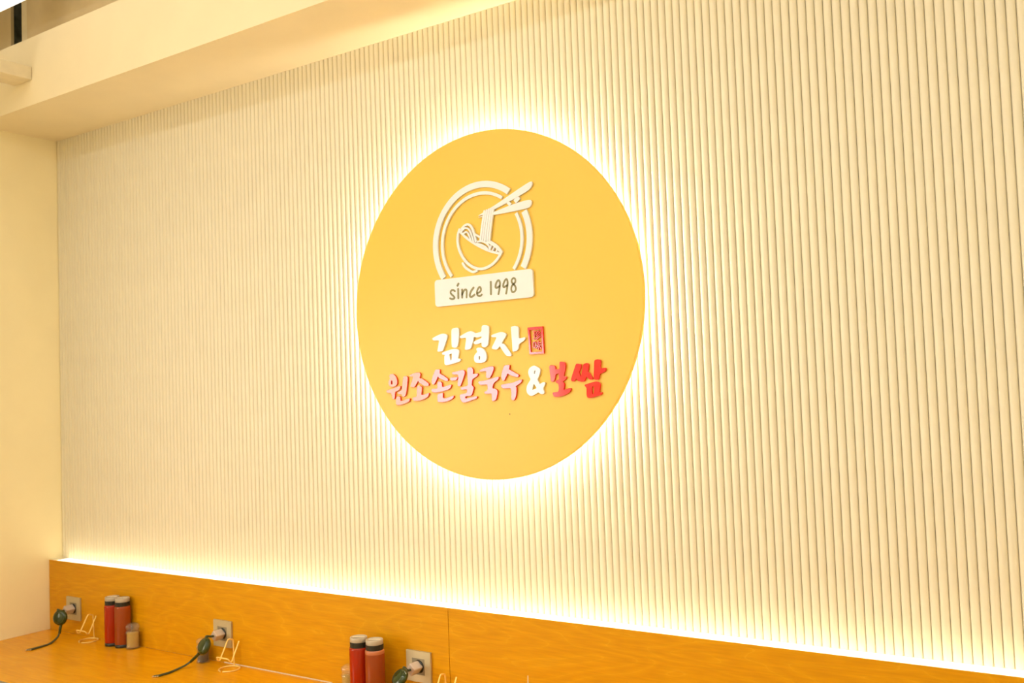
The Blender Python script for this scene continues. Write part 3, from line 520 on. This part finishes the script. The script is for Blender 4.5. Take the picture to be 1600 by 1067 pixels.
for k in range(4):
    a = math.pi / 4 + k * math.pi / 2
    x, z = .3 * math.cos(a), .3 * math.sin(a)
    MB().tube([(x, -0.0362, z), (x, -0.0005, z)], .008, 12).build('standoff', 'alu', sign)
YD = -0.0502                    # everything is glued onto the disc's face
TH = 0.0058
order = ['gim', 'gyeong', 'ja', 'won', 'jo', 'son', 'kal', 'guk', 'su', 'amp', 'bo', 'ssam']
for k in order:
    c, polys = LET[k]
    o = plate_from_outlines('ampersand' if k == 'amp' else 'letter', polys, YD - TH, TH, 'white_acrylic' if c == 'w' else 'red_acrylic', sign)
    o['label'] = 'raised white letter' if c == 'w' else 'raised glossy red letter'
sf = plate_from_outlines('seal_frame', SEAL, YD - TH, TH, 'red_acrylic', sign, 0)
sf['label'] = 'small red upright seal frame'
for h in HAN:
    mb = MB()
    for w, p in h: stroke_mb(mb, w, p, YD - TH, TH, 4, 3)
    mb.build('seal_character', 'red_acrylic', sf)
# emblem
mb = MB(); ecx, ecz = -3.6, 178.0
for a0, a1 in ((52.2, 213.2), (37.0, 41.6), (-32.0, 24.6)): arc_band(mb, ecx, ecz, 155.8, 174.1, a0, a1, YD - TH, TH)
mb.build('outer_arch', 'white_acrylic', sign)
mb = MB()
for a0, a1 in ((56.2, 219.0), (41.0, 46.4), (-39.2, 28.4)): arc_band(mb, ecx, ecz, 135.0, 144.4, a0, a1, YD - TH, TH)
mb.build('inner_arch', 'white_acrylic', sign)
for p in CHOP: plate_from_outlines('chopstick', [p], YD - TH - .0004, TH, 'white_acrylic', sign)
for nm, key in (('bowl', 'bowl'), ('noodle_hump', 'noodle_hump'), ('noodle_pool', 'noodle_pool')):
    mb = MB(); lift = {'bowl': 0, 'noodle_hump': .0004, 'noodle_pool': .0008}[key]
    for k, (w, p) in enumerate(BOWL[key]): stroke_mb(mb, w, p, YD - TH - lift - .00005 * k, TH, 8)
    mb.build(nm, 'white_acrylic', sign)
for w, p in BOWL['strands']:
    mb = MB(); stroke_mb(mb, w, p, YD - TH - .0012, TH, 6); mb.build('noodle_strand', 'white_acrylic', sign)
def rrect(p, r, n=5):
    out = []
    for i in range(4):
        a, b, c = Vector(p[i - 1]), Vector(p[i]), Vector(p[(i + 1) % 4])
        u, v = (a - b).normalized() * r, (c - b).normalized() * r
        for k in range(n + 1):
            t = k / n
            q = (b + u) * (1 - t) ** 2 + b * 2 * t * (1 - t) + (b + v) * t * t
            out.append((q.x, q.y))
    return out
pl = plate_from_outlines('date_plaque', [rrect(PLAQ, 11)], YD - .007, .007, 'white_acrylic', sign, 0)
for k in ['s', 'i', 'n', 'c', 'e', '1', '9', '9b', '8']:
    mb = MB()
    for w, p in DATE[k]: stroke_mb(mb, w, p, YD - .0078, .0009, 6)
    o = mb.build('date_character', 'olive', pl)
MB().tube([(SPOT[0] / 1000, YD - .0006, SPOT[1] / 1000), (SPOT[0] / 1000, YD, SPOT[1] / 1000)], .0018, 8).build('speck', 'speck', sign)

# ------------------------------------------------------------------ wall outlets
ZP = -1.044 + ZO
def outlet(x, label):
    t = thing('wall_outlet', label, 'outlet', (x, Y_PAN, ZP), 'wall outlets on the backsplash')
    w, h, d = .046, .0445, .008
    fr = MB()                                    # plate with an opening
    iw = .0235
    fr.bbox(-w, -iw, -d, -.0002, -h, h, .0008).bbox(iw, w, -d, -.0002, -h, h, .0008)
    fr.box(-iw - .001, iw + .001, -d, -.0002, iw, h).box(-iw - .001, iw + .001, -d, -.0002, -h, -iw)
    fr.build('plate', 'plate', t)
    ins = MB()
    n = 24; rr = .0195; yf = -d + .0012
    v = []; f = []
    for i in range(n):
        a = 2 * math.pi * i / n
        c, s_ = math.cos(a), math.sin(a); m_ = max(abs(c), abs(s_))
        v += [(rr * c, yf, rr * s_), (iw * c / m_, yf, iw * s_ / m_), (rr * c, -.0012, rr * s_)]
    for i in range(n):
        j = (i + 1) % n
        f += [(3 * i, 3 * j, 3 * j + 1, 3 * i + 1), (3 * i, 3 * i + 2, 3 * j + 2, 3 * j)]
    ins.add(v, f)
    ins.build('insert', 'insert', t)
    MB().lathe([(0, 0), (rr - .0005, 0), (rr - .0005, .001), (0, .001)], 24).build('socket', 'black_plastic', t).matrix_local = \
        Matrix.Translation((0, -.0008, 0)) @ Matrix.Rotation(math.pi / 2, 4, 'X')
    return t
outlet(-1.822, 'square beige wall outlet at the far left end of the backsplash')
outlet(-0.931, 'square beige wall outlet behind the middle gold wire stand')
outlet(-0.062, 'square beige wall outlet nearest the camera, right of the front sauce bottles')

# ------------------------------------------------------------------ charging cables on reels
rgt, upv, toc = _r.copy(), _u.copy(), -_f
def charger(x, label, reel_c, reel_n, sleeve, cable, rot, yaw_in=0.0):
    t = thing('charging_cable', label, 'charging cable', (x, Y_PAN, ZP), 'charging cables on reels')
    O = Vector((x, Y_PAN, ZP))
    # square plug adapter turned on its corner, plus its round socket boss
    s_, d0, d1 = .0135, -.0075, -.0445
    a = MB().bbox(-s_, s_, d1, d0, -s_, s_, .0022).build('adapter', 'adapter', t)
    a.rotation_euler = (0, rot, 0)
    b = MB().lathe([(0, 0), (.0175, 0), (.0175, .006), (0, .006)], 20).build('plug_boss', 'black_plastic', a)
    b.matrix_local = Matrix.Translation((0, -.002, 0)) @ Matrix.Rotation(math.pi / 2, 4, 'X')
    n = Vector(reel_n).normalized(); rc = Vector(reel_c) - O
    # reel: rounded puck
    prof = [(0.0, -.0115), (.012, -.0110), (.019, -.0092), (.0250, -.0056), (.0275, 0), (.0250, .0056), (.019, .0092), (.012, .0110), (0.0, .0115)]
    rl = MB().lathe(prof, 32).build('reel', 'reel_green', t)
    zq = Vector((0, 0, 1)).rotation_difference(n)
    rl.matrix_local = Matrix.Translation(rc) @ zq.to_matrix().to_4x4() @ Matrix.Scale(1.08, 4)
    rg = MB().lathe([(.0180, .0094), (.0186, .0101), (.0194, .0089)], 32).build('rim_line', 'cable_green', rl)
    # lead from adapter to the reel's rim
    st = Vector((0, d1, 0))
    tow = (st - rc); tow = (tow - n * tow.dot(n)).normalized()
    e = rc + tow * .0265
    mid = st + Vector((0, -.012, .002))
    MB().tube(catmull([st + Vector((0, .004, 0)), mid, e + tow * .006, e - tow * .002], 5), .0038, 8).build('lead', 'cable_green', t)
    sl = [Vector(p) - O for p in sleeve]
    MB().tube(sl, [.0055, .0055, .0048] if len(sl) == 3 else .004, 8).build('sleeve', 'reel_green', t)
    cb = [Vector(p) - O for p in cable]
    for k in (-1, 0, 1):
        pts = []
        for i, p in enumerate(cb):
            q = i / (len(cb) - 1)
            pts.append(p + Vector((k * (.0024 + .0035 * q ** 2), .004 * k * q ** 2, .0003 * abs(k))))
        cc = MB().tube(catmull(pts, 6), .0023, 6).build('cable', 'cable_green', t)
        dr = (pts[-1] - pts[-2]).normalized()
        tp = MB().tube([pts[-1] - dr * .002, pts[-1] + dr * .009], .0030, 6).build('connector', 'cable_green', cc)
        MB().tube([pts[-1] + dr * .0085, pts[-1] + dr * .0145], .0022, 6).build('connector_tip', 'tip_metal', cc)
    return t
zc = Z_CNT + .0026
def W(x, y, z): return (x, y, z + ZO)
charger(-1.822, 'dark green reel with charging cable hanging from the far left outlet',
        W(-1.797, -.14, -1.0615), toc + rgt * -.15 + upv * .15,
        [W(-1.7775, -.149, -1.086), W(-1.7785, -.152, -1.10), W(-1.7795, -.154, -1.117)],
        [W(-1.7795, -.154, -1.115), W(-1.774, -.168, -1.130), (-1.7562, -.2062, zc), (-1.7445, -.25, zc), (-1.7405, -.288, zc)], math.radians(40))
charger(-0.931, 'dark green reel with charging cable plugged in above the dark pepper shaker',
        W(-.9278, -.15, -1.0671), toc * .66 + rgt * -.62 + upv * .43,
        [W(-.9425, -.158, -1.0905), W(-.965, -.160, -1.108), W(-.984, -.162, -1.1225)],
        [W(-.984, -.162, -1.1222), W(-1.000, -.175, -1.135), (-1.0035, -.205, zc), (-.9955, -.240, zc), (-.9985, -.278, zc)], math.radians(38))
charger(-0.062, 'dark green reel cut off by the bottom edge, plugged into the nearest outlet',
        W(-.0656, -.15, -1.056), toc * .42 + rgt * -.62 + upv * .62,
        [W(-.0825, -.162, -1.078), W(-.100, -.166, -1.098), W(-.112, -.170, -1.116)],
        [W(-.112, -.170, -1.1155), W(-.120, -.185, -1.130), (-.122, -.215, zc), (-.115, -.25, zc), (-.118, -.288, zc)], math.radians(40))

# ------------------------------------------------------------------ gold wire stands
def wire_stand():
    mb = MB(); r = .0024; R_ = .034
    ringp = [(R_ * math.cos(math.radians(a)), R_ * math.sin(math.radians(a)), r) for a in range(-78, 263, 10)]
    mb.tube(ringp, r, 8)
    path = [(-.013, .0312, .001), (-.013, .030, .045), (-.013, .0285, .086), (-.013, .0235, .0925), (-.013, .013, .0955), (-.013, .005, .0925),
            (-.013, -.011, .064), (-.013, -.0265, .0385), (-.013, -.031, .0360), (-.013, -.037, .039), (-.0125, -.0405, .0465), (-.008, -.042, .049),
            (.015, -.0425, .050), (.041, -.0425, .050), (.0465, -.041, .0475), (.0475, -.036, .0415), (.0475, -.030, .0395), (.0475, -.026, .044), (.0475, -.012, .070), (.0475, .003, .099)]
    mb.tube(catmull(path, 4), r, 8)
    return mb.build('phone_stand', 'gold')
s0 = wire_stand()
def put_stand(o, x, y, rz, label):
    o.location = (x, y, Z_CNT); o.rotation_euler.z = rz
    return tag(o, label, 'phone stand', 'gold wire phone stands')
put_stand(s0, -1.6598, -.109, 0, 'gold wire phone stand left of the far sauce bottles')
put_stand(copy_tree(s0), -.8454, -.1143, 0, 'gold wire phone stand in front of the middle outlet')
put_stand(copy_tree(s0), .054, -.105, 0, 'gold wire phone stand right of the nearest outlet, cut off by the bottom edge')
# slim rod whose tip shows at the bottom edge
rod = thing('rod_stand', 'slim pale rod whose tip just shows at the bottom edge', 'stand', (.3534, -.12, Z_CNT))
MB().lathe([(.022, 0), (.022, .003), (.006, .006), (0, .006)], 24).build('base', 'gold', rod)
MB().tube([(0, 0, .005), (0, 0, .115), (.0006, 0, .141)], [.0019, .0019, .0012], 8).build('rod', 'lid_ridge', rod)

# ------------------------------------------------------------------ sauce bottles
def bottle(sauce, band, label, x, y, rz):
    t = thing('sauce_bottle', label, 'sauce bottle', (x, y, Z_CNT), 'sauce squeeze bottles')
    t.rotation_euler.z = rz
    r = .029
    MB().lathe([(.0275, 0), (.0282, .001), (.0287, .0125), (0, .0125)], 32).build('base', 'black_plastic', t)
    bt = .139 if band else .1455
    MB().lathe([(.0286, .0125), (r, .016), (r, bt - .002), (r - .0004, bt)] + ([] if band else [(.0275, .1495), (.024, .151)]), 32).build('body', sauce, t)
    if band: MB().lathe([(r - .0004, bt), (r - .0002, .1455), (.0275, .1495), (.024, .151)], 32).build('neck_band', 'clear_band', t)
    col = MB(); n = 72                                # ribbed collar
    v = []; f = []
    for z in (.150, .1655):
        for i in range(n):
            rr = .0258 if i % 2 else .0264
            a = 2 * math.pi * i / n; v.append((rr * math.cos(a), rr * math.sin(a), z))
    for i in range(n):
        j = (i + 1) % n; f.append((i, j, n + j, n + i))
    f += [tuple(range(n))[::-1], tuple(range(n, 2 * n))]
    col.add(v, f).build('collar', 'black_plastic', t)
    ld = MB().lathe([(.0252, .1655), (.0258, .1665), (.0258, .1775), (.0250, .1790), (.0236, .1790), (.0228, .1778), (0, .1778)], 36).build('lid', 'lid', t)
    MB().bbox(-.019, .019, -.0022, .0022, .1778, .1796, .0006).build('lid_ridge', 'lid_ridge', ld)
    return t
bottle('sauce_red', False, 'bright red sauce bottle, left of the far pair', -1.5185, -.0995, .5)
bottle('sauce_brown', False, 'brownish red sauce bottle of the far pair, beside the glass shaker', -1.4600, -.0965, .5)
bottle('sauce_red', False, 'bright red sauce bottle, left of the near pair', -.2420, -.1287, .45)
bottle('sauce_brown', True, 'brownish red sauce bottle of the near pair, pale band under its collar', -.1780, -.1300, .35)

# ------------------------------------------------------------------ glass shakers
def shaker(fill, fh, label, x, y, sc=1.0):
    t = thing('spice_shaker', label, 'shaker', (x, y, Z_CNT), 'glass spice shakers')
    t.scale = (sc, sc, sc)
    n = 40
    def facet(prof, name):
        mb = MB(); v = []; f = []
        for r_, z, amp in prof:
            for i in range(n):
                a = 2 * math.pi * i / n; q = r_ * (1 + amp * math.cos(a * 10))
                v.append((q * math.cos(a), q * math.sin(a), z))
        for k in range(len(prof) - 1):
            for i in range(n):
                j = (i + 1) % n; f.append((k * n + i, k * n + j, (k + 1) * n + j, (k + 1) * n + i))
        mb.add(v, f, True)
        mb.add(v[:n], [tuple(range(n))[::-1]]); mb.add(v[-n:], [tuple(range(n))])
        return mb.build(name, 'glass', t)
    facet([(.0215, 0, 0), (.0245, .001, 0), (.0248, .005, .02), (.0228, .009, .01), (.0222, .048, 0), (.0240, .052, .02), (.0245, .057, .03), (.0235, .061, .02), (.0205, .064, 0), (.0195, .066, 0)], 'jar')
    facet([(.0195, .0665, 0), (.0225, .070, .03), (.0235, .076, .045), (.0225, .082, .04), (.0165, .087, .02), (.0120, .089, 0)], 'stopper')
    MB().lathe([(0, .005), (.0198, .005), (.0200, .007), (.0200, fh), (0, fh + .001)], 24).build('contents', fill, t)
    return t
shaker('spice', .057, 'small glass shaker of pale seasoning right of the far bottles', -1.4045, -.0935, 1.02)
shaker('pepper', .058, 'small glass shaker of dark pepper behind the middle cable reel', -1.005, -.0950, .93)
shaker('spice', .057, 'small glass shaker of pale seasoning, half hidden by the near bottles', -.2960, -.1180, .98)
